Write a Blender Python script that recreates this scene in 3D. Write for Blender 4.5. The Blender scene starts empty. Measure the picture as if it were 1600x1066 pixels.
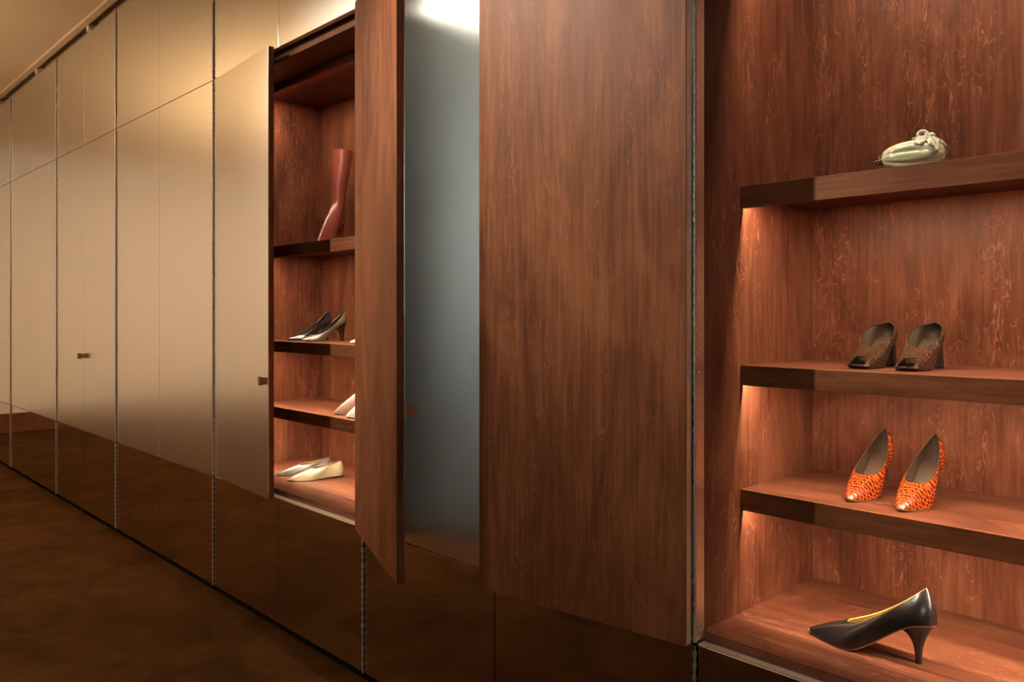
import bpy, bmesh, math, random
import numpy as np
from mathutils import Vector, Matrix

random.seed(7)
SC = bpy.context.scene
COL = SC.collection

# ------------------------------------------------------------------ camera
FPX = 1258.0
CAM_Z = 1.257
YAW = math.atan(1193.0 / FPX)                  # view direction measured from the -X wall direction
cam = bpy.data.cameras.new('camera')
cam.sensor_width = 36.0
cam.lens = 36.0 * FPX / 1600.0
cam.shift_y = -43.0 / 1600.0
cam.clip_start = 0.05
cam_o = bpy.data.objects.new('camera', cam)
COL.objects.link(cam_o)
cam_o.location = (0.0, -1.5, CAM_Z)
cam_o.rotation_euler = (math.radians(90), 0, math.pi / 2 - YAW)
SC.camera = cam_o

# ------------------------------------------------------------------ world, lights, exposure
w = bpy.data.worlds.new('world')
SC.world = w
w.use_nodes = True
w.node_tree.nodes['Background'].inputs[0].default_value = (0.98, 0.98, 0.95, 1)
w.node_tree.nodes['Background'].inputs[1].default_value = 10.0
SC.view_settings.view_transform = 'Standard'
SC.view_settings.look = 'None'
SC.view_settings.exposure = 0.0
SC.view_settings.gamma = 1.0
SC.view_settings.use_curve_mapping = False
if hasattr(SC, 'cycles'):                           # facing steel doors mirror each other many times
    SC.cycles.max_bounces = 16
    SC.cycles.glossy_bounces = 14
    SC.cycles.diffuse_bounces = 5

WARM = (1.0, 0.78, 0.56)
#            position              aim                  watts  cone  blend colour
LAMP = (1.0, 0.86, 0.71)
SPOTS = [((-2.25, -1.50, 2.86), (-1.35, 0.0, 1.95), 370, 52, 1.0, LAMP, 'above the swung wooden doors'),
         ((-3.43, -1.50, 2.86), (-2.45, 0.0, 1.62), 400, 46, 1.0, LAMP, 'above the half-open cabinet'),
         ((-6.3, -1.6, 2.86), (-9.8, -1.2, 0.85), 125, 110, 1.0, WARM, 'added to brighten the end wall beside the cabinets'),  # unseen, added to brighten the end wall mirrored in the steel
         ((-6.3, -3.4, 2.86), (-9.8, -3.0, 0.85), 205, 110, 1.0, (1.0, 0.82, 0.66), 'added to brighten the middle of the end wall'),  # added out of view for more light on the mirrored wall
         ((-6.0, -4.6, 2.86), (-9.8, -5.6, 1.00), 240, 110, 1.0, (1.0, 0.84, 0.70), 'added to brighten the far room corner'),  # invented lamp, lightens the corner walls that the doors reflect
         ((-3.6, -2.9, 2.86), (-3.9, -2.6, 0.0), 210, 120, 1.0, WARM, 'added to brighten the carpet below')]  # added downlight, unseen, put in to lighten the carpet
ADDED_UPLIGHTS = [((-5.8, -2.9, 0.0), 680, (1.0, 0.74, 0.46), 'standing in the room facing the closed cabinets')]  # made-up lamp out of view, put in to brighten the ceiling
LED_STRENGTH = 760.0

# ------------------------------------------------------------------ materials
def new_mat(name):
    m = bpy.data.materials.new(name)
    m.use_nodes = True
    nt = m.node_tree
    return m, nt, nt.nodes['Principled BSDF']

def N(nt, typ, **kw):
    n = nt.nodes.new(typ)
    for k, v in kw.items():
        if k.startswith('i_'):
            n.inputs[k[2:].replace('_', ' ')].default_value = v
        else:
            setattr(n, k, v)
    return n

def ramp(nt, stops):
    r = nt.nodes.new('ShaderNodeValToRGB')
    els = r.color_ramp.elements
    while len(els) < len(stops):
        els.new(0.5)
    for e, (p, c) in zip(els, stops):
        e.position = p
        e.color = (*c, 1) if len(c) == 3 else c
    return r

def coords(nt, scale, rot=(0, 0, 0)):
    tc = nt.nodes.new('ShaderNodeTexCoord')
    oi = nt.nodes.new('ShaderNodeObjectInfo')
    va = nt.nodes.new('ShaderNodeVectorMath'); va.operation = 'ADD'
    sc = nt.nodes.new('ShaderNodeVectorMath'); sc.operation = 'SCALE'
    cb = nt.nodes.new('ShaderNodeCombineXYZ')
    for i in range(3):
        nt.links.new(oi.outputs['Random'], cb.inputs[i])
    nt.links.new(cb.outputs[0], sc.inputs[0]); sc.inputs['Scale'].default_value = 7.0
    nt.links.new(tc.outputs['Object'], va.inputs[0])
    nt.links.new(sc.outputs[0], va.inputs[1])
    mp = nt.nodes.new('ShaderNodeMapping')
    mp.inputs['Scale'].default_value = scale
    mp.inputs['Rotation'].default_value = rot
    nt.links.new(va.outputs[0], mp.inputs[0])
    return mp, va

def wood(name, axis, dark, mid, light, rough=0.42, fig=0.75, spec=0.26):
    """lacquered figured veneer, grain along `axis`"""
    m, nt, b = new_mat(name)
    L = nt.links
    s = [34.0, 34.0, 34.0]; s['xyz'.index(axis)] = 1.6
    mp, va = coords(nt, s)
    fib = N(nt, 'ShaderNodeTexNoise', i_Scale=2.6, i_Detail=6.0, i_Roughness=0.65, i_Distortion=0.5)
    L.new(mp.outputs[0], fib.inputs[0])
    # broad cloudy figure
    s2 = [5.0, 5.0, 5.0]; s2['xyz'.index(axis)] = 1.9
    mp2, _ = coords(nt, s2)
    cl = N(nt, 'ShaderNodeTexNoise', i_Scale=1.0, i_Detail=5.0, i_Roughness=0.6, i_Distortion=1.6)
    L.new(mp2.outputs[0], cl.inputs[0])
    # thin pale squiggles (cross figure)
    s3 = [30.0, 30.0, 30.0]; s3['xyz'.index(axis)] = 6.5
    mp3, _ = coords(nt, s3)
    sq = N(nt, 'ShaderNodeTexNoise', i_Scale=1.0, i_Detail=2.5, i_Roughness=0.5, i_Distortion=2.2)
    L.new(mp3.outputs[0], sq.inputs[0])
    sqr = ramp(nt, [(0.0, (0, 0, 0)), (0.482, (0, 0, 0)), (0.50, (1, 1, 1)), (0.518, (0, 0, 0)), (1, (0, 0, 0))])
    L.new(sq.outputs['Fac'], sqr.inputs[0])
    msk = N(nt, 'ShaderNodeTexNoise', i_Scale=0.55, i_Detail=3.0)
    L.new(mp3.outputs[0], msk.inputs[0])
    mskr = ramp(nt, [(0.42, (0, 0, 0)), (0.60, (1, 1, 1))])
    L.new(msk.outputs['Fac'], mskr.inputs[0])
    mul = N(nt, 'ShaderNodeMath', operation='MULTIPLY')
    L.new(sqr.outputs[0], mul.inputs[0]); L.new(mskr.outputs[0], mul.inputs[1])
    add = N(nt, 'ShaderNodeMath', operation='MULTIPLY_ADD')
    L.new(cl.outputs['Fac'], add.inputs[0]); add.inputs[1].default_value = 0.55
    mf = N(nt, 'ShaderNodeMath', operation='MULTIPLY'); mf.inputs[1].default_value = 0.45
    L.new(fib.outputs['Fac'], mf.inputs[0]); L.new(mf.outputs[0], add.inputs[2])
    cr = ramp(nt, [(0.36, dark), (0.50, mid), (0.64, light)])
    L.new(add.outputs[0], cr.inputs[0])
    mix = N(nt, 'ShaderNodeMix', data_type='RGBA')
    mm = N(nt, 'ShaderNodeMath', operation='MULTIPLY'); mm.inputs[1].default_value = fig
    L.new(mul.outputs[0], mm.inputs[0]); L.new(mm.outputs[0], mix.inputs['Factor'])
    L.new(cr.outputs[0], mix.inputs['A'])
    mix.inputs['B'].default_value = (min(1, light[0] * 1.9), min(1, light[1] * 2.1), min(1, light[2] * 2.2), 1)
    L.new(mix.outputs['Result'], b.inputs['Base Color'])
    rr = N(nt, 'ShaderNodeMath', operation='MULTIPLY_ADD'); rr.inputs[1].default_value = 0.16; rr.inputs[2].default_value = rough - 0.08
    L.new(fib.outputs['Fac'], rr.inputs[0]); L.new(rr.outputs[0], b.inputs['Roughness'])
    bp = N(nt, 'ShaderNodeBump'); bp.inputs['Strength'].default_value = 0.16; bp.inputs['Distance'].default_value = 0.002
    L.new(fib.outputs['Fac'], bp.inputs['Height']); L.new(bp.outputs[0], b.inputs['Normal'])
    b.inputs['Specular IOR Level'].default_value = spec
    return m

WD, WM, WL = (0.048, 0.0140, 0.0075), (0.092, 0.0295, 0.0155), (0.148, 0.055, 0.029)
M = {}
M['wood_v'] = wood('stained_veneer_upright', 'z', WD, WM, WL)
M['wood_door'] = wood('stained_door_veneer', 'z', (0.076, 0.024, 0.0105), (0.134, 0.046, 0.0195), (0.200, 0.077, 0.034), 0.50, 0.28, 0.13)
M['wood_h'] = wood('stained_veneer_lengthwise', 'x', WD, WM, WL)
M['wood_edge'] = wood('stained_edge_banding', 'x', (0.072, 0.023, 0.009), (0.130, 0.044, 0.017), (0.190, 0.069, 0.028), 0.52, 0.2, 0.14)

def steel(name, col, rough, wav, streak):
    m, nt, b = new_mat(name)
    L = nt.links
    b.inputs['Metallic'].default_value = 1.0
    mp, va = coords(nt, (18.0, 18.0, 0.9))
    n1 = N(nt, 'ShaderNodeTexNoise', i_Scale=1.0, i_Detail=4.0, i_Roughness=0.6)
    L.new(mp.outputs[0], n1.inputs[0])
    mp2, _ = coords(nt, (1.9, 1.9, 0.8))
    n2 = N(nt, 'ShaderNodeTexNoise', i_Scale=1.0, i_Detail=3.0, i_Roughness=0.5, i_Distortion=0.8)
    L.new(mp2.outputs[0], n2.inputs[0])
    r = N(nt, 'ShaderNodeMath', operation='MULTIPLY_ADD'); r.inputs[1].default_value = streak; r.inputs[2].default_value = rough - streak * 0.5
    av = N(nt, 'ShaderNodeMath', operation='ADD')
    h1 = N(nt, 'ShaderNodeMath', operation='MULTIPLY'); h1.inputs[1].default_value = 0.0
    h2 = N(nt, 'ShaderNodeMath', operation='MULTIPLY'); h2.inputs[1].default_value = 1.0
    L.new(n1.outputs['Fac'], h1.inputs[0]); L.new(n2.outputs['Fac'], h2.inputs[0])
    L.new(h1.outputs[0], av.inputs[0]); L.new(h2.outputs[0], av.inputs[1])
    if streak > 0.06:
        n2.inputs['Detail'].default_value = 0.0; n2.inputs['Distortion'].default_value = 0.3
        L.new(n2.outputs['Fac'], r.inputs[0]); L.new(r.outputs[0], b.inputs['Roughness'])
    else:
        b.inputs['Roughness'].default_value = rough
    b.inputs['Base Color'].default_value = (*col, 1)
    bp = N(nt, 'ShaderNodeBump'); bp.inputs['Strength'].default_value = 1.0; bp.inputs['Distance'].default_value = wav
    if wav:
        L.new(n2.outputs['Fac'], bp.inputs['Height']); L.new(bp.outputs[0], b.inputs['Normal'])
    return m

M['steel_brushed'] = steel('brushed_steel', (0.91, 0.93, 0.92), 0.265, 0.0, 0.05)
M['steel_mirror'] = steel('polished_steel', (0.70, 0.63, 0.54), 0.05, 0.0, 0.03)
M['steel_hinge'] = steel('hinge_steel', (0.84, 0.78, 0.70), 0.42, 0.0, 0.06)
M['steel_knuckle'] = steel('knuckle_steel', (0.62, 0.56, 0.49), 0.42, 0.0, 0.05)

def plain(name, col, rough=0.5, metal=0.0, spec=0.5, noise=0.0, nscale=20.0, bump=0.0, coat=0.0, sheen=0.0):
    m, nt, b = new_mat(name)
    b.inputs['Roughness'].default_value = rough
    b.inputs['Metallic'].default_value = metal
    b.inputs['Specular IOR Level'].default_value = spec
    b.inputs['Coat Weight'].default_value = coat
    b.inputs['Coat Roughness'].default_value = 0.15
    b.inputs['Sheen Weight'].default_value = sheen
    mp, va = coords(nt, (nscale,) * 3)
    n = N(nt, 'ShaderNodeTexNoise', i_Scale=1.0, i_Detail=5.0, i_Roughness=0.6)
    nt.links.new(mp.outputs[0], n.inputs[0])
    k = noise
    cr = ramp(nt, [(0.3, tuple(c * (1 - k) for c in col)), (0.7, tuple(min(1, c * (1 + k)) for c in col))])
    nt.links.new(n.outputs['Fac'], cr.inputs[0]); nt.links.new(cr.outputs[0], b.inputs['Base Color'])
    if bump:
        bp = N(nt, 'ShaderNodeBump'); bp.inputs['Strength'].default_value = 1.0; bp.inputs['Distance'].default_value = bump
        nt.links.new(n.outputs['Fac'], bp.inputs['Height']); nt.links.new(bp.outputs[0], b.inputs['Normal'])
    return m

M['plaster'] = plain('warm_plaster', (0.65, 0.56, 0.45), 0.8, noise=0.05, nscale=2.0, bump=0.002)
M['plaster_dark'] = plain('grey_green_plaster', (0.20, 0.21, 0.20), 0.8, noise=0.06, nscale=2.0, bump=0.002)
M['ceiling'] = plain('ceiling_plaster', (0.78, 0.60, 0.40), 0.85, noise=0.04, nscale=1.2, bump=0.001)
M['black'] = plain('black_plinth', (0.006, 0.005, 0.004), 0.9, spec=0.05, noise=0.2)
M['cavity'] = plain('dark_carcass_board', (0.03, 0.02, 0.015), 0.8, noise=0.2)
M['pull'] = plain('brown_leather_pull', (0.27, 0.10, 0.045), 0.45, noise=0.15, nscale=90)
M['fixture'] = plain('dark_bronze_metal', (0.06, 0.05, 0.045), 0.4, metal=1.0)
M['white_frame'] = plain('white_window_frame', (0.8, 0.8, 0.78), 0.5)

def carpet():
    m, nt, b = new_mat('brown_carpet')
    L = nt.links
    mp, va = coords(nt, (1, 1, 1))
    n1 = N(nt, 'ShaderNodeTexNoise', i_Scale=420.0, i_Detail=3.0, i_Roughness=0.7)
    n2 = N(nt, 'ShaderNodeTexNoise', i_Scale=3.5, i_Detail=6.0, i_Roughness=0.65, i_Distortion=0.7)
    L.new(mp.outputs[0], n1.inputs[0]); L.new(mp.outputs[0], n2.inputs[0])
    a = N(nt, 'ShaderNodeMath', operation='MULTIPLY_ADD'); a.inputs[1].default_value = 0.6
    h = N(nt, 'ShaderNodeMath', operation='MULTIPLY'); h.inputs[1].default_value = 0.4
    L.new(n1.outputs['Fac'], h.inputs[0]); L.new(n2.outputs['Fac'], a.inputs[0]); L.new(h.outputs[0], a.inputs[2])
    cr = ramp(nt, [(0.34, (0.034, 0.0150, 0.0058)), (0.52, (0.074, 0.0330, 0.0125)), (0.70, (0.120, 0.055, 0.0220))])
    L.new(a.outputs[0], cr.inputs[0]); L.new(cr.outputs[0], b.inputs['Base Color'])
    b.inputs['Roughness'].default_value = 0.95
    b.inputs['Specular IOR Level'].default_value = 0.03
    b.inputs['Sheen Weight'].default_value = 0.0
    bp = N(nt, 'ShaderNodeBump'); bp.inputs['Strength'].default_value = 0.8; bp.inputs['Distance'].default_value = 0.004
    L.new(n1.outputs['Fac'], bp.inputs['Height']); L.new(bp.outputs[0], b.inputs['Normal'])
    return m
M['carpet'] = carpet()

def emit(name, col, strength):
    m = bpy.data.materials.new(name); m.use_nodes = True
    nt = m.node_tree; nt.nodes.clear()
    o = nt.nodes.new('ShaderNodeOutputMaterial'); e = nt.nodes.new('ShaderNodeEmission')
    e.inputs[0].default_value = (*col, 1); e.inputs[1].default_value = strength
    nt.links.new(e.outputs[0], o.inputs[0])
    return m
M['led'] = emit('warm_led_diffuser', (1.0, 0.72, 0.47), LED_STRENGTH)
M['lens'] = emit('lamp_lens', (1.0, 0.82, 0.62), 12.0)

def glass():
    m = bpy.data.materials.new('window_glass'); m.use_nodes = True
    nt = m.node_tree; nt.nodes.clear()
    o = nt.nodes.new('ShaderNodeOutputMaterial')
    t = nt.nodes.new('ShaderNodeBsdfTransparent'); g = nt.nodes.new('ShaderNodeBsdfGlossy')
    g.inputs['Roughness'].default_value = 0.02
    mx = nt.nodes.new('ShaderNodeMixShader'); mx.inputs[0].default_value = 0.07
    nt.links.new(t.outputs[0], mx.inputs[1]); nt.links.new(g.outputs[0], mx.inputs[2]); nt.links.new(mx.outputs[0], o.inputs[0])
    return m
M['glass'] = glass()

def leather(name, col, rough=0.3, coat=0.25, grain=0.0004, noise=0.12):
    m = plain(name, col, rough, noise=noise, nscale=160.0, bump=grain, coat=coat)
    return m

def scales(name, scale, edge, cell, deep, bump, rough=0.3, stretch=(1, 1, 1), w=(0.05, 0.16, 0.30)):
    """embossed reptile skin: cells from a Voronoi net"""
    m, nt, b = new_mat(name)
    L = nt.links
    tc = nt.nodes.new('ShaderNodeTexCoord')
    mp = nt.nodes.new('ShaderNodeMapping'); mp.inputs['Scale'].default_value = stretch
    L.new(tc.outputs['UV'], mp.inputs[0])
    v = N(nt, 'ShaderNodeTexVoronoi', feature='DISTANCE_TO_EDGE', voronoi_dimensions='2D', i_Scale=scale, i_Randomness=0.55)
    L.new(mp.outputs[0], v.inputs['Vector'])
    vc = N(nt, 'ShaderNodeTexVoronoi', feature='F1', voronoi_dimensions='2D', i_Scale=scale, i_Randomness=0.55)
    L.new(mp.outputs[0], vc.inputs['Vector'])
    cr = ramp(nt, [(w[0], edge), (w[1], cell), (w[2], deep)])
    L.new(v.outputs['Distance'], cr.inputs[0])
    sep = nt.nodes.new('ShaderNodeSeparateColor'); L.new(vc.outputs['Color'], sep.inputs[0])
    mx = N(nt, 'ShaderNodeMix', data_type='RGBA', blend_type='MULTIPLY')
    mr = ramp(nt, [(0, (0.72, 0.72, 0.72)), (1, (1.25, 1.2, 1.15))]); L.new(sep.outputs[0], mr.inputs[0])
    mx.inputs['Factor'].default_value = 1.0
    L.new(cr.outputs[0], mx.inputs['A']); L.new(mr.outputs[0], mx.inputs['B'])
    L.new(mx.outputs['Result'], b.inputs['Base Color'])
    b.inputs['Roughness'].default_value = rough
    b.inputs['Coat Weight'].default_value = 0.12; b.inputs['Coat Roughness'].default_value = 0.2
    bp = N(nt, 'ShaderNodeBump'); bp.inputs['Strength'].default_value = 0.7; bp.inputs['Distance'].default_value = bump
    L.new(v.outputs['Distance'], bp.inputs['Height']); L.new(bp.outputs[0], b.inputs['Normal'])
    return m

# ------------------------------------------------------------------ mesh helpers
def link_mesh(name, verts, faces, mat, parent=None, smooth=False, loc=(0, 0, 0), uvs=None):
    me = bpy.data.meshes.new(name)
    me.from_pydata([tuple(map(float, v)) for v in verts], [], [tuple(f) for f in faces])
    if uvs is not None:
        lay = me.uv_layers.new(name='UVMap')
        for poly in me.polygons:
            for li in poly.loop_indices:
                lay.data[li].uv = uvs[me.loops[li].vertex_index]
    if smooth:
        for p in me.polygons:
            p.use_smooth = True
    me.update()
    mats = mat if isinstance(mat, (list, tuple)) else [mat]
    for q in mats:
        me.materials.append(q if not isinstance(q, str) else M[q])
    o = bpy.data.objects.new(name, me)
    COL.objects.link(o)
    o.location = loc
    if parent is not None:
        o.parent = parent
    return o

BOXF = [(0, 3, 2, 1), (4, 5, 6, 7), (0, 1, 5, 4), (1, 2, 6, 5), (2, 3, 7, 6), (3, 0, 4, 7)]
def box_verts(x0, x1, y0, y1, z0, z1):
    return [(x0, y0, z0), (x1, y0, z0), (x1, y1, z0), (x0, y1, z0), (x0, y0, z1), (x1, y0, z1), (x1, y1, z1), (x0, y1, z1)]

def box(name, b, mat, parent=None, bevel=0.0, loc=(0, 0, 0)):
    bm = bmesh.new()
    vs = [bm.verts.new(v) for v in box_verts(*b)]
    for f in BOXF:
        bm.faces.new([vs[i] for i in f])
    if bevel:
        bmesh.ops.bevel(bm, geom=bm.edges[:], offset=bevel, segments=2, affect='EDGES', profile=0.5)
    me = bpy.data.meshes.new(name); bm.to_mesh(me); bm.free()
    me.materials.append(M[mat] if isinstance(mat, str) else mat)
    o = bpy.data.objects.new(name, me); COL.objects.link(o); o.location = loc
    if parent is not None:
        o.parent = parent
    return o

def boxes(name, lst, mat, parent=None, loc=(0, 0, 0)):
    V, F = [], []
    for b in lst:
        k = len(V); V += box_verts(*b); F += [tuple(i + k for i in f) for f in BOXF]
    return link_mesh(name, V, F, mat, parent, loc=loc)

def empty(name, loc, rz=0.0, label=None, cat=None, group=None):
    o = bpy.data.objects.new(name, None); COL.objects.link(o)
    o.location = loc; o.rotation_euler = (0, 0, rz); o.empty_display_size = 0.05
    tag(o, label, cat, group)
    return o

def tag(o, label=None, cat=None, group=None, kind=None):
    if label: o['label'] = label
    if cat: o['category'] = cat
    if group: o['group'] = group
    if kind: o['kind'] = kind
    return o

def structure(o):
    o['kind'] = 'structure'
    return o

# ------------------------------------------------------------------ room shell
XL, XR, YF, YB, ZT = -9.84, 6.0, -6.2, 0.62, 3.016
structure(box('floor', (XL, XR, YF, YB, -0.08, 0.0), 'carpet'))
structure(box('ceiling', (XL, XR, YF, YB, ZT, ZT + 0.08), 'ceiling'))
structure(box('wall_left', (XL - 0.1, XL, YF, YB, 0, ZT), 'plaster'))
structure(box('wall_right', (XR, XR + 0.1, YF, YB, 0, ZT), 'plaster_dark'))
structure(box('wall_back', (XL, XR, YB, YB + 0.1, 0, ZT), 'cavity'))
WX0, WX1, WZ0, WZ1 = 1.6, 5.9, 2.02, 2.96       # unseen high window in the opposite wall, sized to brighten the steel's reflections
structure(boxes('wall_front', [(XL, WX0, YF - 0.12, YF, 0, ZT), (WX1, XR, YF - 0.12, YF, 0, ZT),
                               (WX0, WX1, YF - 0.12, YF, 0, WZ0), (WX0, WX1, YF - 0.12, YF, WZ1, ZT)], 'plaster'))
win = structure(empty('unseen_window_1', ((WX0 + WX1) / 2, YF - 0.06, WZ0)))
hw = (WX1 - WX0) / 2; hh = WZ1 - WZ0
boxes('window_frame', [(-hw, hw, -0.03, 0.03, 0, 0.04), (-hw, hw, -0.03, 0.03, hh - 0.04, hh), (-hw, -hw + 0.04, -0.03, 0.03, 0.04, hh - 0.04),
                       (hw - 0.04, hw, -0.03, 0.03, 0.04, hh - 0.04), (-0.02, 0.02, -0.03, 0.03, 0.04, hh - 0.04)], 'white_frame', win)
for (a, c) in ((-hw + 0.04, -0.02), (0.02, hw - 0.04)):
    box('window_pane', (a, c, -0.004, 0.004, 0.04, hh - 0.04), 'glass', win)
structure(box('baseboard_left', (XL, XL + 0.02, YF, -0.02, 0.0, 0.20), 'wood_edge'))

# plaster bead and bridges along the shadow gap above the cabinets
TOPZ = 2.967
trim = structure(box('trim_1', (XL, XR, -0.050, -0.012, 2.998, ZT), 'ceiling'))
for k in range(-4, 5):
    xb = -5.295 + 1.2 * k
    box('gap_bridge', (xb - 0.024, xb + 0.024, -0.014, 0.03, TOPZ, ZT), 'ceiling', trim)

# ------------------------------------------------------------------ cabinets
H = [0.203 - 0.0]                                 # hinge axes from right to left
for wd in (1.202, 1.306, 1.202, 1.306, 1.202, 1.306, 1.202, 1.306):
    H.append(H[-1] - wd)
# H[0]=.203 H[1]=-.999 H[2]=-2.305 H[3]=-3.507 H[4]=-4.813 H[5]=-6.015 H[6]=-7.321 H[7]=-8.523 H[8]=-9.829
ZB, ZS1, ZS2 = 0.05, 0.536, 2.295                 # steel bottom edge, lower seam, upper seam
G = 0.0016                                        # half seam
TH = 0.024                                        # door thickness
DEPTH = 0.545
SET = 0.184
PIV_Y = -0.004

def knuckle_mesh(z0, z1, r=0.0048):
    V, F = [], []
    n = 8; pitch = 0.0127; k = 0
    z = z0
    while z + pitch <= z1 + 1e-6:
        rr = r if k % 2 == 0 else r * 0.62
        a, b = z + 0.0010, z + pitch - 0.0010
        base = len(V)
        for zz in (a, b):
            for i in range(n):
                t = 2 * math.pi * i / n
                V.append((rr * math.cos(t), rr * math.sin(t), zz))
        for i in range(n):
            j = (i + 1) % n
            F.append((base + i, base + j, base + n + j, base + n + i))
        F.append(tuple(base + i for i in reversed(range(n))))
        F.append(tuple(base + n + i for i in range(n)))
        z += pitch; k += 1
    # the pin through the knuckles
    base = len(V); rp = r * 0.5
    for zz in (z0, z1):
        for i in range(n):
            t = 2 * math.pi * i / n
            V.append((rp * math.cos(t), rp * math.sin(t), zz))
    for i in range(n):
        j = (i + 1) % n
        F.append((base + i, base + j, base + n + j, base + n + i))
    return V, F

def screws_mesh(z0, z1, y0, y1, sx):
    """domed screw heads on a leaf lying in the x = 0 plane, proud towards sx"""
    V, F = [], []
    z = z0 + 0.02; k = 0
    while z < z1 - 0.01:
        y = y0 + (y1 - y0) * (0.36 if k % 2 else 0.66)
        base = len(V); n = 6
        for (r, h) in ((0.0026, 0.0), (0.0018, 0.0010)):
            for i in range(n):
                t = 2 * math.pi * i / n
                V.append((sx * h, y + r * math.cos(t), z + r * math.sin(t)))
        V.append((sx * 0.0013, y, z))
        for i in range(n):
            j = (i + 1) % n
            F.append((base + i, base + j, base + n + j, base + n + i))
            F.append((base + n + i, base + n + j, base + 2 * n))
        z += 0.027; k += 1
    return V, F

def pull_mesh():
    """small flared block pull: base on the door face, flares outward"""
    V = []
    for (y, hx, hz) in ((0.0, 0.007, 0.0125), (-0.012, 0.0075, 0.0135), (-0.030, 0.0095, 0.0175), (-0.032, 0.0090, 0.0170)):
        V += [(-hx, y, -hz), (hx, y, -hz), (hx, y, hz), (-hx, y, hz)]
    F = [(0, 1, 2, 3)]
    for r in range(3):
        a, b = r * 4, r * 4 + 4
        for i in range(4):
            j = (i + 1) % 4
            F.append((a + j, a + i, b + i, b + j))
    F.append((15, 14, 13, 12))
    return V, F

def make_door(cab, side, width, angle, z0, z1, with_pull=True):
    """a wooden door with a steel front, swung by `angle` degrees about its hinge axis; side -1 = hinged left"""
    s = 1.0 if side < 0 else -1.0
    d = box('door', tuple(sorted((s * 0.007, s * width))) + (0.0072, TH + 0.004, z0, z1), 'wood_door', cab, bevel=0.0006)
    sk = box('steel_face', tuple(sorted((s * 0.0065, s * width))) + (0.004, 0.0072, z0, z1), 'steel_brushed', d, bevel=0.0004)
    lx = s * 0.0055
    lf = box('hinge_leaf', tuple(sorted((lx, s * 0.007))) + (0.0045, TH + 0.002, z0 + 0.002, z1 - 0.002), 'steel_hinge', d)
    V, F = screws_mesh(z0, z1, 0.006, TH, -s)
    link_mesh('hinge_screws', [(v[0] + lx, v[1], v[2]) for v in V], F, 'steel_hinge', d, smooth=True)['kind'] = 'stuff'
    if with_pull:
        V, F = pull_mesh()
        link_mesh('pull', V, F, 'pull', d, loc=(s * (width - 0.013), 0.004, 0.996))
        box('pull_plate', (-0.009, 0.009, -0.0012, 0.0, -0.016, 0.016), 'steel_hinge', d, loc=(s * (width - 0.011), 0.004, 0.996))
    d.rotation_euler = (0, 0, -s * math.radians(angle))
    return d

def hinge(cab, x, side, z0, z1, leaf=False):
    V, F = knuckle_mesh(z0, z1)
    h = link_mesh('piano_hinge', V, F, 'steel_knuckle', cab, smooth=False, loc=(x, PIV_Y, 0))
    if leaf:
        s = 1.0 if side < 0 else -1.0
        a = tuple(sorted((0.0, s * 0.0016)))
        box('frame_leaf', a + (0.004, 0.034, z0 + 0.003, z1 - 0.003), 'steel_hinge', h)
        V, F = screws_mesh(z0, z1, 0.008, 0.032, s)
        link_mesh('hinge_screws', [(v[0] + s * 0.0016, v[1], v[2]) for v in V], F, 'steel_hinge', h, smooth=True)['kind'] = 'stuff'
    return h

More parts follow.
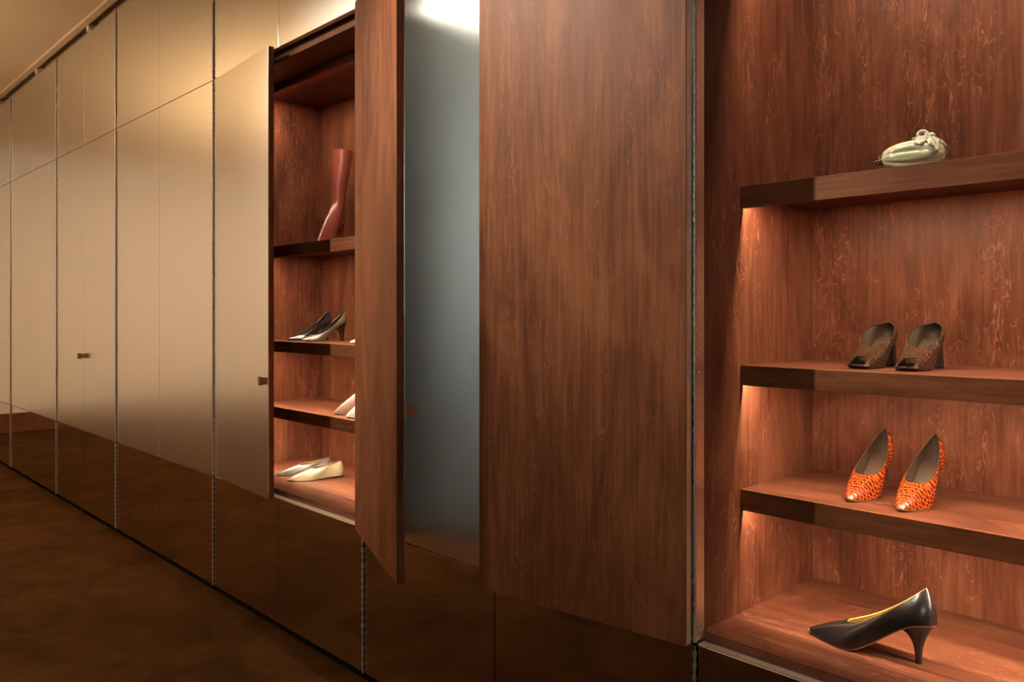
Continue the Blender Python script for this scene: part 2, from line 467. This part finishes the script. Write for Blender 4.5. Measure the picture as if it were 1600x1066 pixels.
def cabinet(i, label, narrow, angles=None, shelves=None):
    """cabinet between hinge axes H[i] (left) and H[i-1] (right); origin at its left front foot"""
    x0, x1 = H[i], H[i - 1]
    W = x1 - x0
    cab = empty('wall_cabinet', (x0, 0, 0), 0, label, 'cabinet')
    g = 0.0065
    mid = W / 2
    box('plinth', (0.0, W, 0.036, DEPTH, 0.0, ZB + 0.002), 'black', cab)
    # steel leaves of the lower and upper rows
    for (a, c) in ((g, mid - G), (mid + G, W - g)):
        box('lower_panel', (a, c, 0.0, 0.032, ZB, ZS1 - G), 'steel_mirror', cab, bevel=0.0006)
        box('upper_panel', (a, c, 0.0, 0.022, ZS2 + G, TOPZ), 'steel_brushed', cab, bevel=0.0006)
    box('base_carcass', (0.002, W - 0.002, 0.034, DEPTH + 0.01, ZB, ZS1 - 0.002), 'cavity', cab)
    box('top_carcass', (0.002, W - 0.002, 0.024, DEPTH + 0.01, ZS2 + 0.002, TOPZ - 0.02), 'cavity', cab)
    if narrow:
        for (x, sd) in ((0.0, -1), (W, 1)):
            hinge(cab, x, sd, ZB, ZS1 - 0.004)
            hinge(cab, x, sd, ZS1 + 0.004, ZS2 - 0.004, leaf=angles is not None)
            hinge(cab, x, sd, ZS2 + 0.004, TOPZ)
    if shelves is None:
        box('middle_carcass', (0.002, W - 0.002, 0.040, DEPTH + 0.01, ZS1, ZS2), 'cavity', cab)
        if not narrow:
            for (a, c) in ((g, mid - G), (mid + G, W - g)):
                d = box('door', (a, c, 0.0034, TH, ZS1 + G, ZS2 - G), 'wood_v', cab)
                box('steel_face', (a, c, 0.0, 0.0034, ZS1 + G, ZS2 - G), 'steel_brushed', d, bevel=0.0004)
        else:
            for (x, sd) in ((0.0, -1), (W, 1)):
                d = make_door(cab, sd, mid - G, 0.0, ZS1 + G, ZS2 - G)
                d.location = (x, PIV_Y, 0)
        return cab
    # ---- open compartment
    t = 0.020
    box('side_panel', (-t, 0.0, 0.003, DEPTH + t, ZS1 + 0.001, ZS2 - 0.001), 'wood_v', cab)
    box('side_panel', (W, W + t, 0.003, DEPTH + t, ZS1 + 0.001, ZS2 - 0.001), 'wood_v', cab)
    box('back_panel', (0.0, W, DEPTH, DEPTH + t, ZS1 + 0.001, ZS2 - 0.001), 'wood_v', cab)
    box('sill_strip', (0.004, W - 0.004, 0.001, 0.027, ZS1 - G, ZS1 + 0.0006), 'steel_hinge', cab)
    box('floor_board', (0.0, W, 0.027, DEPTH, 0.536, 0.558), 'wood_h', cab, bevel=0.0008)
    for k, (za, zb) in enumerate(shelves):
        top = k == 0 and za > 2.2
        name = 'top_board' if top else 'shelf'
        yy = 0.036 if top else SET
        lip = 0.012
        zu = zb + (0.0 if top else 0.028)
        sh = box(name, (0.0, W, yy + lip, DEPTH, zu, za), 'wood_h', cab)
        box('front_edge', (0.0, W, yy, yy + lip, zb, za), 'wood_edge', sh, bevel=0.0008)
        yl = (SET if top else yy) + lip + 0.001
        # aluminium channel and its lit diffuser
        box('light_channel', (0.004, W - 0.004, yl - 0.0005, yl + 0.008, zu - 0.003, zu), 'fixture', sh)
        V = [(0.006, yl, zu - 0.0035), (W - 0.006, yl, zu - 0.0035), (W - 0.006, yl + 0.005, zu - 0.0035), (0.006, yl + 0.005, zu - 0.0035)]
        link_mesh('light_strip', V, [(0, 3, 2, 1)], 'led', sh)
        if top:
            box('light_lip', (0.0, W, yl - 0.013, yl - 0.001, zb - 0.028, zb), 'wood_edge', sh)
    for (x, sd, ang) in ((0.0, -1, angles[0]), (W, 1, angles[1])):
        d = make_door(cab, sd, mid - G, ang, ZS1 + G, ZS2 - G)
        d.location = (x, PIV_Y, 0)
    return cab

SHELVES = [(2.293, 2.262), (1.554, 1.503), (1.136, 1.089), (0.846, 0.797)]
cabinet(1, 'open wooden cabinet at right with lit shelves of heels and a ceramic gourd', True, (172.4, 171.0), SHELVES)
cabinet(2, 'closed steel cabinet between the two open cabinets, partly behind the swung doors', False)
cabinet(3, 'half-open steel cabinet with a red boot on its upper shelf', True, (4.0, 158.1), SHELVES)
cabinet(4, 'closed wide steel cabinet just left of the half-open cabinet', False)
cabinet(5, 'closed steel cabinet with two small brown pulls meeting at its centre', True)
cabinet(6, 'closed wide steel cabinet left of the one with paired brown pulls', False)
cabinet(7, 'farthest steel cabinet cut by the left edge of the picture', True)
cabinet(8, 'last wide steel cabinet against the end wall, beyond the left edge', False)

# ------------------------------------------------------------------ lamps on the ceiling
for (p, a, watts, cone, blend, colr, nm) in SPOTS:
    root = empty('track_spotlight', (p[0], p[1], ZT), 0, 'dark bronze ceiling spotlight ' + nm, 'spotlight')
    dirv = (Vector(a) - Vector(p)).normalized()
    q = dirv.to_track_quat('-Z', 'Y')
    # canopy and stem
    V, F = [], []
    def ring_stack(rings, n=20):
        V, F = [], []
        for (r, z) in rings:
            for i in range(n):
                t = 2 * math.pi * i / n
                V.append((r * math.cos(t), r * math.sin(t), z))
        for k2 in range(len(rings) - 1):
            for i in range(n):
                j = (i + 1) % n
                F.append((k2 * n + j, k2 * n + i, (k2 + 1) * n + i, (k2 + 1) * n + j))
        F.append(tuple(range(n))); F.append(tuple(reversed(range((len(rings) - 1) * n, len(rings) * n))))
        return V, F
    V, F = ring_stack([(0.05, 0.0), (0.05, -0.018), (0.012, -0.022), (0.012, -0.12)])
    link_mesh('canopy', V, F, 'fixture', root, smooth=False)
    V, F = ring_stack([(0.030, 0.11), (0.040, 0.10), (0.040, -0.008), (0.037, -0.010), (0.035, 0.002)], 24)
    hd = link_mesh('lamp_head', V, F, 'fixture', root, loc=(0, 0, p[2] - ZT))
    hd.rotation_mode = 'QUATERNION'; hd.rotation_quaternion = q
    V, F = ring_stack([(0.034, 0.002), (0.034, -0.001)], 24)
    link_mesh('lens', V, F, 'lens', hd)
    ld = bpy.data.lights.new('spot', 'SPOT')
    ld.energy = watts; ld.color = colr; ld.spot_size = math.radians(cone); ld.spot_blend = blend; ld.shadow_soft_size = 0.025
    lo = bpy.data.objects.new('lamp_beam', ld); COL.objects.link(lo)
    lo.parent = hd; lo.location = (0, 0, -0.02)

# ------------------------------------------------------------------ unseen floor lamp, added to brighten the ceiling
for (p, watts, colr, nm) in ADDED_UPLIGHTS:
    root = empty('added_floor_lamp', p, 0, 'added bronze floor lamp brightening the ceiling, ' + nm, 'lamp')
    V, F = ring_stack([(0.15, 0.0), (0.15, -0.018), (0.03, -0.026)], 28)
    link_mesh('base', [(x, y, z + 0.026) for (x, y, z) in V], F, 'fixture', root)
    V, F = ring_stack([(0.012, 1.70), (0.012, 0.0)], 12)
    link_mesh('pole', [(x, y, z + 0.02) for (x, y, z) in V], F, 'fixture', root)
    V, F = ring_stack([(0.155, 1.86), (0.160, 1.86), (0.10, 1.76), (0.03, 1.71), (0.03, 1.715), (0.095, 1.765)], 28)
    link_mesh('shade', V, F[:-2], 'fixture', root, smooth=True)
    V, F = ring_stack([(0.05, 1.80), (0.05, 1.79)], 20)
    link_mesh('diffuser', V, F, 'lens', root)
    ld = bpy.data.lights.new('spot', 'SPOT')
    ld.energy = watts; ld.color = colr; ld.spot_size = math.radians(155); ld.spot_blend = 0.7; ld.shadow_soft_size = 0.05
    lo = bpy.data.objects.new('lamp_beam', ld); COL.objects.link(lo)
    lo.parent = root; lo.location = (0, 0, 1.86); lo.rotation_euler = (math.pi, 0, 0)

# ------------------------------------------------------------------ shoes
def interp(tab, x):
    xs = [t[0] for t in tab]; ys = [t[1] for t in tab]
    # smooth monotone-ish cubic through the table
    x = np.asarray(x, float); xs = np.array(xs); ys = np.array(ys)
    m = np.gradient(ys, xs)
    i = np.clip(np.searchsorted(xs, x) - 1, 0, len(xs) - 2)
    h = xs[i + 1] - xs[i]; t = np.clip((x - xs[i]) / h, 0, 1)
    return ((2 * t**3 - 3 * t**2 + 1) * ys[i] + (t**3 - 2 * t**2 + t) * h * m[i] + (-2 * t**3 + 3 * t**2) * ys[i + 1] + (t**3 - t**2) * h * m[i + 1])

POINTED = [(0, 0.0), (0.015, 0.005), (0.05, 0.0105), (0.12, 0.0195), (0.22, 0.030), (0.32, 0.0365), (0.42, 0.0365), (0.55, 0.029), (0.68, 0.0245), (0.80, 0.0255), (0.90, 0.0245), (0.965, 0.0165), (0.99, 0.008), (1.0, 0.0)]
ALMOND = [(0, 0.0), (0.008, 0.008), (0.03, 0.0155), (0.10, 0.026), (0.20, 0.034), (0.32, 0.0385), (0.42, 0.0375), (0.55, 0.031), (0.68, 0.027), (0.80, 0.0275), (0.90, 0.0265), (0.965, 0.0175), (0.99, 0.008), (1.0, 0.0)]
SQUARE = [(0, 0.0), (0.004, 0.012), (0.02, 0.0225), (0.08, 0.031), (0.20, 0.037), (0.32, 0.0395), (0.42, 0.038), (0.55, 0.032), (0.68, 0.028), (0.80, 0.0285), (0.90, 0.0265), (0.965, 0.0175), (0.99, 0.008), (1.0, 0.0)]

def shoe(name, label, cat, toe, rz, L, hh, plan, throat, zt, back, mats, heel, group=None, tw=0.030, side_dip=0.0,
         thick=0.003, toe_spring=0.005, ball=0.36, bulge=0.66, shaft=None, peep=None, vthroat=1.0, toe_h=0.30, lean=0.955, heel_top=0.30, vexp=0.62):
    """a shoe lofted between its sole outline and its top line.
    local frame: toe tip at the origin, heel towards +X, sole on z = 0"""
    root = empty(name, toe, rz, label, cat, group)
    n = 34
    s = 0.5 - 0.5 * np.cos(np.linspace(0, math.pi, n))           # denser at toe and heel
    def zs(x):
        u = np.clip((np.asarray(x, float) / L - ball) / (0.93 - ball), 0, 1)
        sp = np.clip(1 - np.asarray(x, float) / L / 0.25, 0, 1)
        return thick + hh * (u * u * (3 - 2 * u) * 0.9 + 0.1 * u) + toe_spring * sp**2
    xs = L * s
    ys = interp(plan, s) * (L / 0.235)
    ys[0] = ys[-1] = 0.0
    zsol = zs(xs)
    # top line
    xt0, xb = throat * L, L * lean
    if shaft:
        xt0, xb = shaft['x0'], shaft['x1']
    g = s
    xt = xt0 + (xb - xt0) * (g ** 1.0)
    yt = tw * np.power(np.clip(np.sin(np.pi * np.power(g, 0.62 * vthroat)), 0, 1), vexp)
    yt[0] = yt[-1] = 0.0
    if shaft:
        cxm, hx = (xt0 + xb) / 2, (xb - xt0) / 2
        ang = np.pi * g
        xt = cxm - hx * np.cos(ang); yt = shaft['w'] * np.sin(ang)
        ztop = np.full(n, shaft['z0'])
    else:
        zb0 = zt; zb1 = back
        ztop = zb0 + (zb1 - zb0) * (0.15 * g + 0.85 * np.power(g, 1.35)) - side_dip * np.sin(np.pi * g)
    rows = 13
    def surface(off=0.0):
        P = []
        vv = np.linspace(0, 1, rows)
        for side in (1, -1):
            Q = np.zeros((n, rows, 3))
            for i in range(n):
                p0 = np.array([xs[i], ys[i], zsol[i]])
                p2 = np.array([xt[i], yt[i], ztop[i]])
                k = s[i]
                toew = max(0.0, 1 - k / 0.35)
                hw_ = max(0.0, (k - 0.8) / 0.2)
                p1 = np.array([p0[0] * (0.5 + 0.32 * toew) + p2[0] * (0.5 - 0.32 * toew) + hw_ * 0.010,
                               max(p0[1], p2[1]) * 1.06 + 0.001,
                               p0[2] + (p2[2] - p0[2]) * (bulge * (1 - toew) + toe_h * toew)])
                if i == 0 or i == n - 1: p1[1] = 0.0
                for r, v in enumerate(vv):
                    Q[i, r] = (1 - v)**2 * p0 + 2 * v * (1 - v) * p1 + v * v * p2
            Q[:, :, 1] *= side
            P.append(Q)
        # one closed loop: left side toe->heel, right side heel->toe
        loop = np.concatenate([P[0], P[1][-2:0:-1]], axis=0)     # (2n-2, rows, 3)
        if shaft:
            ex = []
            for (z, dx0, dx1, ww) in shaft['rings']:
                cxm, hx = (dx0 + dx1) / 2, (dx1 - dx0) / 2
                ang = np.concatenate([np.pi * g, -(np.pi * g[-2:0:-1])])
                rr = np.stack([cxm - hx * np.cos(ang), ww * np.sin(ang), np.full(len(ang), z)], 1)
                ex.append(rr[:, None, :])
            loop = np.concatenate([loop] + ex, axis=1)
        return loop
    loop = surface()
    nl, nr = loop.shape[0], loop.shape[1]
    du = np.roll(loop, -1, 0) - np.roll(loop, 1, 0)
    dv = np.zeros_like(loop); dv[:, 1:-1] = loop[:, 2:] - loop[:, :-2]; dv[:, 0] = loop[:, 1] - loop[:, 0]; dv[:, -1] = loop[:, -1] - loop[:, -2]
    nrm = np.cross(du, dv); ln = np.linalg.norm(nrm, axis=2, keepdims=True); nrm = nrm / np.maximum(ln, 1e-9)
    # make sure normals point outwards
    cen = loop.mean(axis=(0, 1)); 
    if ((loop - cen) * nrm).sum() < 0: nrm = -nrm; flip = True
    else: flip = False
    # uv in metres: around the loop and up the side
    ulen = np.concatenate([[0], np.cumsum(np.linalg.norm(np.diff(loop[:, 2], axis=0), axis=1))])
    vlen = np.concatenate([np.zeros((nl, 1)), np.cumsum(np.linalg.norm(np.diff(loop, axis=1), axis=2), axis=1)], axis=1)
    def grid(P, skip=None, rev=False, uoff=0.0):
        V = P.reshape(-1, 3).tolist(); F = []
        UV = [(loop[i, r, 0] * 1.0 + 0.0, (1 if i < n else -1) * (abs(loop[i, r, 1]) + 0.9 * loop[i, r, 2]) + 0.5) for i in range(nl) for r in range(nr)]
        for i in range(nl):
            j = (i + 1) % nl
            for r in range(nr - 1):
                if skip and skip(i, r): continue
                f = (i * nr + r, j * nr + r, j * nr + r + 1, i * nr + r + 1)
                F.append(f[::-1] if rev else f)
        return V, F, UV
    skip = None
    if peep:
        def skip(i, r):
            ii = min(i, nl - 1 - i) if i >= n else i
            ii = i if i < n else nl - 1 - i
            return ii < peep[0] and peep[1] <= r < peep[2]
    V, F, UV = grid(loop, skip, flip)
    up = link_mesh('upper', V, F, mats['upper'], root, smooth=True, uvs=UV)
    # lining with the folded rim
    inner = loop - nrm * 0.0016
    V2, F2, _ = grid(inner, skip, not flip)
    k = len(V2)
    V2 += loop[:, -1].tolist()
    for i in range(nl):
        j = (i + 1) % nl
        f = (i * nr + nr - 1, j * nr + nr - 1, k + j, k + i)
        F2.append(f if not flip else f[::-1])
    link_mesh('lining', V2, F2, mats['lining'], root, smooth=True)
    # insole
    V, F = [], []
    for i in range(n):
        V += [(xs[i], ys[i] * 0.97, zsol[i] + 0.0012), (xs[i], 0, zsol[i] + 0.0006), (xs[i], -ys[i] * 0.97, zsol[i] + 0.0012)]
    for i in range(n - 1):
        a = i * 3
        F += [(a, a + 1, a + 4, a + 3), (a + 1, a + 2, a + 5, a + 4)]
    link_mesh('insole', V, [f[::-1] for f in F], mats.get('insole', mats['lining']), root, smooth=True)
    # outsole slab
    V, F = [], []
    th = thick
    for i in range(n):
        xq = 0.004 + xs[i] * (1 - 0.006 / L)
        zq = float(zs(xq)); zt_ = zq - 0.0004; zb_ = max(0.0, zq - th)
        yy = ys[i] * 0.965
        V += [(xq, yy, zt_), (xq, -yy, zt_), (xq, -yy * 0.97, zb_), (xq, yy * 0.97, zb_)]
    for i in range(n - 1):
        a = i * 4; b_ = a + 4
        F += [(a, b_, b_ + 1, a + 1), (a + 1, b_ + 1, b_ + 2, a + 2), (a + 2, b_ + 2, b_ + 3, a + 3), (a + 3, b_ + 3, b_, a)]
    link_mesh('sole', V, F, mats['sole'], root, smooth=False)
    # heel
    if heel:
        V, F = [], []
        nn, lev = 20, 12
        tx = heel.get('x', 0.90) * L; tr = heel['r']; tb = heel.get('b', tr)
        topc, topa, topb = L * (1 - heel_top / 2), L * heel_top / 2 - 0.001, 0.0235 * L / 0.235
        for l in range(lev + 1):
            u = l / lev                                   # 0 top, 1 floor
            e = 1 - (1 - u) ** heel.get('pow', 2.6)
            cx_ = topc + (tx - topc) * e; a_ = topa + (tr - topa) * e; b2 = topb + (tb - topb) * e
            for i in range(nn):
                t = 2 * math.pi * i / nn
                x = cx_ + a_ * math.cos(t); y = b2 * math.sin(t)
                ztp = float(zs(min(x, L))) - 0.0022
                V.append((x, y, ztp * (1 - u)))
        for l in range(lev):
            for i in range(nn):
                j = (i + 1) % nn
                F.append((l * nn + j, l * nn + i, (l + 1) * nn + i, (l + 1) * nn + j))
        F.append(tuple(reversed(range(lev * nn, (lev + 1) * nn))))
        link_mesh('heel', V, F, mats['heel'], root, smooth=True)
    return root, loop

black = leather('black_leather', (0.012, 0.010, 0.010), 0.28, 0.3)
yellow = leather('yellow_lining', (0.46, 0.33, 0.10), 0.5, 0.0)
tan_sole = leather('tan_leather_sole', (0.42, 0.21, 0.09), 0.45, 0.1)
dark_sole = leather('dark_sole', (0.025, 0.016, 0.012), 0.5, 0.0)
brown_lining = leather('dark_brown_lining', (0.045, 0.028, 0.020), 0.42, 0.1)
croc = scales('orange_croc_leather', 135.0, (0.37, 0.078, 0.016), (0.24, 0.034, 0.006), (0.075, 0.008, 0.002), 0.0012, 0.26, (0.85, 1.1, 1), (0.03, 0.11, 0.27))
snake = scales('brown_snakeskin', 210.0, (0.006, 0.004, 0.003), (0.045, 0.023, 0.013), (0.15, 0.066, 0.032), 0.0005, 0.28, (1, 1, 1), (0.10, 0.22, 0.40))
oxblood = leather('red_brown_boot_leather', (0.155, 0.033, 0.025), 0.32, 0.3, 0.0012, 0.25)
taupe = leather('taupe_leather', (0.075, 0.059, 0.036), 0.28, 0.3)
blackpat = leather('black_patent', (0.016, 0.010, 0.010), 0.12, 0.6)
ink = leather('black_lining', (0.010, 0.009, 0.010), 0.4, 0.1)
cream = leather('cream_leather', (0.25, 0.215, 0.145), 0.42, 0.1)
grey = leather('grey_leather', (0.065, 0.058, 0.058), 0.45, 0.1)
beige_lin = leather('beige_lining', (0.22, 0.17, 0.105), 0.5, 0.0)
pink = leather('pale_pink_leather', (0.15, 0.095, 0.075), 0.38, 0.15)
white = leather('white_leather', (0.28, 0.265, 0.24), 0.4, 0.15)

FZ = 0.558
def axis(a, b):
    """rotation for a shoe whose toe is at a and heel at b"""
    return math.atan2(b[1] - a[1], b[0] - a[0])

# black pump on the cabinet floor
shoe('pump', 'black leather stiletto pump with yellow lining on the lowest board', 'shoe', (-0.834, 0.186, FZ), math.radians(3.0), 0.260, 0.082, POINTED,
     0.335, 0.050, 0.154, {'upper': black, 'lining': yellow, 'sole': tan_sole, 'heel': black}, {'r': 0.0062, 'x': 0.868, 'pow': 2.6}, tw=0.027, side_dip=0.004, bulge=0.6, lean=0.925, heel_top=0.27, toe_h=0.36)
# orange pumps
om = {'upper': croc, 'lining': brown_lining, 'sole': tan_sole, 'heel': croc}
shoe('pump', 'orange crocodile-embossed pump standing nearer the cabinet corner', 'shoe', (-0.767, 0.232, 0.846), math.radians(91), 0.222, 0.078, POINTED,
     0.36, 0.050, 0.142, om, {'r': 0.0060, 'x': 0.85, 'pow': 2.8}, group='orange embossed pumps', tw=0.029, side_dip=0.006)
shoe('pump', 'orange crocodile-embossed pump, the right one nearer the shelf edge', 'shoe', (-0.656, 0.222, 0.846), math.radians(90), 0.222, 0.078, POINTED,
     0.36, 0.050, 0.142, om, {'r': 0.0060, 'x': 0.85, 'pow': 2.8}, group='orange embossed pumps', tw=0.029, side_dip=0.006)
# snakeskin mules
mmt = {'upper': snake, 'lining': brown_lining, 'sole': dark_sole, 'heel': black}
for (p, lb) in (((-0.757, 0.250, 1.136), 'brown snakeskin open-toe mule, the left one of its pair'),
                ((-0.656, 0.250, 1.136), 'brown snakeskin open-toe mule, the right one of its pair')):
    shoe('mule', lb, 'shoe', p, math.radians(90), 0.190, 0.062, SQUARE, 0.40, 0.046, 0.102, mmt, {'r': 0.026, 'b': 0.022, 'x': 0.86, 'pow': 1.2},
         group='snakeskin mules', tw=0.036, side_dip=-0.014, peep=(2, 1, 7), vthroat=1.2, vexp=0.95)
# left cabinet
boot_shaft = {'x0': 0.128, 'x1': 0.196, 'w': 0.026, 'z0': 0.180,
              'rings': [(0.20, 0.130, 0.198, 0.026), (0.23, 0.134, 0.205, 0.027), (0.26, 0.136, 0.214, 0.029), (0.295, 0.140, 0.223, 0.032), (0.33, 0.146, 0.233, 0.035), (0.37, 0.151, 0.243, 0.037), (0.405, 0.154, 0.250, 0.038), (0.422, 0.155, 0.253, 0.038)]}
shoe('knee_boot', 'tall red-brown leather boot on the upper shelf of the half-open cabinet', 'boot', (-3.006, 0.228, 1.554), math.radians(117), 0.205, 0.100, POINTED,
     0.5, 0.1, 0.1, {'upper': oxblood, 'lining': brown_lining, 'sole': tan_sole, 'heel': oxblood}, {'r': 0.008, 'x': 0.93, 'pow': 2.6}, shaft=boot_shaft, ball=0.28, heel_top=0.26, bulge=0.42)
shoe('pump', 'taupe leather pump with black lining beside a darker one', 'shoe', (-3.135, 0.225, 1.136), math.radians(86), 0.215, 0.078, ALMOND,
     0.22, 0.028, 0.134, {'upper': taupe, 'lining': ink, 'sole': dark_sole, 'heel': black}, {'r': 0.008, 'x': 0.90, 'pow': 2.2}, tw=0.030, side_dip=0.012)
shoe('pump', 'glossy black pump behind the taupe pump', 'shoe', (-3.262, 0.222, 1.136), math.radians(86), 0.215, 0.078, ALMOND,
     0.22, 0.028, 0.134, {'upper': blackpat, 'lining': ink, 'sole': dark_sole, 'heel': black}, {'r': 0.008, 'x': 0.90, 'pow': 2.2}, tw=0.030, side_dip=0.012)
shoe('pump', 'white shoe mostly hidden by the swung door, on the shelf of the taupe pump', 'shoe', (-2.768, 0.235, 1.136), math.radians(40), 0.215, 0.060, ALMOND,
     0.30, 0.036, 0.12, {'upper': white, 'lining': beige_lin, 'sole': dark_sole, 'heel': white}, {'r': 0.009, 'x': 0.90}, tw=0.028)
ank = {'x0': 0.105, 'x1': 0.222, 'w': 0.038, 'z0': 0.100, 'rings': [(0.12, 0.110, 0.224, 0.039), (0.155, 0.118, 0.230, 0.042)]}
shoe('ankle_boot', 'pale pink leather ankle boot half hidden behind the swung wooden door', 'boot', (-2.876, 0.228, 0.846), math.radians(48), 0.225, 0.045, ALMOND,
     0.5, 0.1, 0.1, {'upper': pink, 'lining': beige_lin, 'sole': dark_sole, 'heel': pink}, {'r': 0.016, 'x': 0.90, 'pow': 1.6}, shaft=ank)
shoe('ankle_boot', 'white leather boot with only its toe showing beside the swung door', 'boot', (-2.752, 0.208, 0.846), math.radians(48), 0.225, 0.045, ALMOND,
     0.5, 0.1, 0.1, {'upper': white, 'lining': beige_lin, 'sole': dark_sole, 'heel': white}, {'r': 0.016, 'x': 0.90, 'pow': 1.6}, shaft=ank)
shoe('flat_shoe', 'cream leather pointed flat on the lowest board of the half-open cabinet', 'shoe', (-3.074, 0.123, FZ), axis((-3.074, 0.123), (-3.005, 0.352)), 0.240, 0.006, POINTED,
     0.44, 0.046, 0.068, {'upper': cream, 'lining': beige_lin, 'sole': dark_sole, 'heel': dark_sole}, {'r': 0.026, 'b': 0.022, 'x': 0.88}, tw=0.027, toe_spring=0.003)
gf, gl = shoe('flat_shoe', 'grey leather pointed flat behind the cream one', 'shoe', (-3.205, 0.143, FZ), axis((-3.205, 0.143), (-3.125, 0.372)), 0.240, 0.006, POINTED,
     0.40, 0.044, 0.066, {'upper': grey, 'lining': beige_lin, 'sole': tan_sole, 'heel': dark_sole}, {'r': 0.026, 'b': 0.022, 'x': 0.88}, tw=0.027, side_dip=0.004, toe_spring=0.003)

# ------------------------------------------------------------------ ceramic gourd
def gourd():
    root = empty('ceramic_gourd', (-0.643, 0.262, 1.554), math.radians(12), 'pale green glazed ceramic gourd with a leafy cap on the top shelf', 'ornament')
    m, nt, b = new_mat('pale_green_glaze')
    mp, va = coords(nt, (14, 60, 60))
    n = N(nt, 'ShaderNodeTexNoise', i_Scale=1.0, i_Detail=4.0, i_Distortion=0.6); nt.links.new(mp.outputs[0], n.inputs[0])
    cr = ramp(nt, [(0.33, (0.10, 0.13, 0.075)), (0.48, (0.30, 0.33, 0.20)), (0.62, (0.46, 0.45, 0.29))])
    nt.links.new(n.outputs['Fac'], cr.inputs[0]); nt.links.new(cr.outputs[0], b.inputs['Base Color'])
    b.inputs['Roughness'].default_value = 0.2; b.inputs['Coat Weight'].default_value = 0.5
    V, F = [], []
    nu, nv = 26, 60
    a, hgt = 0.060, 0.033
    for i in range(nu + 1):
        t = math.pi * i / nu
        x = -a * math.cos(t)
        r0 = max(0.0, math.sin(t)) ** 0.72
        r0 *= 1.0 + 0.10 * (x / a)
        for j in range(nv):
            p = 2 * math.pi * j / nv
            rib = 1 - 0.13 * (abs(math.cos(p * 4.0 + 0.75)) ** 14)
            r = hgt * r0 * rib
            z = r * math.sin(p) * 0.98 + hgt * 0.97 * 0.98
            V.append((x, r * math.cos(p) * 1.12, max(0.0, z)))
    for i in range(nu):
        for j in range(nv):
            k = (j + 1) % nv
            F.append((i * nv + j, i * nv + k, (i + 1) * nv + k, (i + 1) * nv + j))
    link_mesh('body', V, F, m, root, smooth=True)
    # knobbly dark stem end
    V, F = [], []
    def blob(cx, cy, cz, r, sx=1, sy=1, sz=1, n1=8, n2=12):
        k = len(V)
        for i in range(n1 + 1):
            t = math.pi * i / n1
            for j in range(n2):
                p = 2 * math.pi * j / n2
                V.append((cx + sx * r * math.sin(t) * math.cos(p), cy + sy * r * math.sin(t) * math.sin(p), cz + sz * r * math.cos(t)))
        for i in range(n1):
            for j in range(n2):
                q = (j + 1) % n2
                F.append((k + i * n2 + q, k + i * n2 + j, k + (i + 1) * n2 + j, k + (i + 1) * n2 + q))
    blob(-0.060, 0, 0.027, 0.007, 1.2, 1.3, 1.2); blob(-0.070, 0.0, 0.026, 0.0045, 1.5); blob(-0.0655, 0.004, 0.034, 0.0036); blob(-0.0655, -0.004, 0.020, 0.0036)
    link_mesh('blossom_end', V, F, leather('dark_brown_glaze', (0.03, 0.014, 0.01), 0.25, 0.4), root, smooth=True)
    # ruffled leaf cap over the stem end
    lm = plain('grey_green_glaze', (0.33, 0.345, 0.28), 0.25, noise=0.35, nscale=110, bump=0.001, coat=0.4)
    rng = random.Random(3)
    cx, cz = 0.030, 0.060
    V, F = [], []
    ra, rb = 7, 48
    for r in range(ra + 1):
        f = r / ra
        for j in range(rb):
            p = 2 * math.pi * j / rb
            ruff = 1 + 0.22 * f * math.sin(5 * p) + 0.10 * f * math.sin(13 * p + 1)
            rr = 0.027 * f * ruff
            x = cx + rr * math.cos(p) * 1.0
            y = rr * math.sin(p) * 1.25
            xx = min(0.985, abs(x) / a)
            rad = hgt * (1 - xx * xx) ** 0.36 * (1.0 + 0.10 * (x / a))
            q = max(0.0, 1 - (y / (rad * 1.12)) ** 2)
            z = hgt * 0.95 + rad * math.sqrt(q) * 0.98
            V.append((x, y, z + 0.0022 + 0.0030 * f * math.sin(9 * p) + 0.003 * (1 - f)))
    for r in range(ra):
        for j in range(rb):
            k = (j + 1) % rb
            F.append((r * rb + j, (r + 1) * rb + j, (r + 1) * rb + k, r * rb + k))
    lf = link_mesh('leaf_cap', V, F, lm, root, smooth=True)
    sm = lf.modifiers.new('thick', 'SOLIDIFY'); sm.thickness = 0.0028; sm.offset = 1
    # curled stem loop on top
    V, F = [], []
    path = []
    for k in range(19):
        t = k / 18
        an = math.radians(-50 + 290 * t)
        path.append(Vector((0.016 + 0.0095 * math.cos(an) + 0.004 * t, 0.002 * math.sin(5 * t), 0.0735 + 0.0075 * math.sin(an))))
    nn = 10
    for k, p in enumerate(path):
        d = (path[min(k + 1, 18)] - path[max(k - 1, 0)]).normalized()
        u = d.cross(Vector((0, 1, 0))).normalized(); v = d.cross(u)
        r = 0.0048 - 0.0016 * (k / 18)
        for j in range(nn):
            t = 2 * math.pi * j / nn
            V.append(tuple(p + u * r * math.cos(t) + v * r * 1.5 * math.sin(t)))
    for k in range(18):
        for j in range(nn):
            q = (j + 1) % nn
            F.append((k * nn + j, k * nn + q, (k + 1) * nn + q, (k + 1) * nn + j))
    F.append(tuple(reversed(range(nn)))); F.append(tuple(range(18 * nn, 19 * nn)))
    blob(0.034, 0.0, 0.0700, 0.0075, 1.1, 1.1, 0.9)
    link_mesh('stem', V, F, lm, root, smooth=True)
gourd()
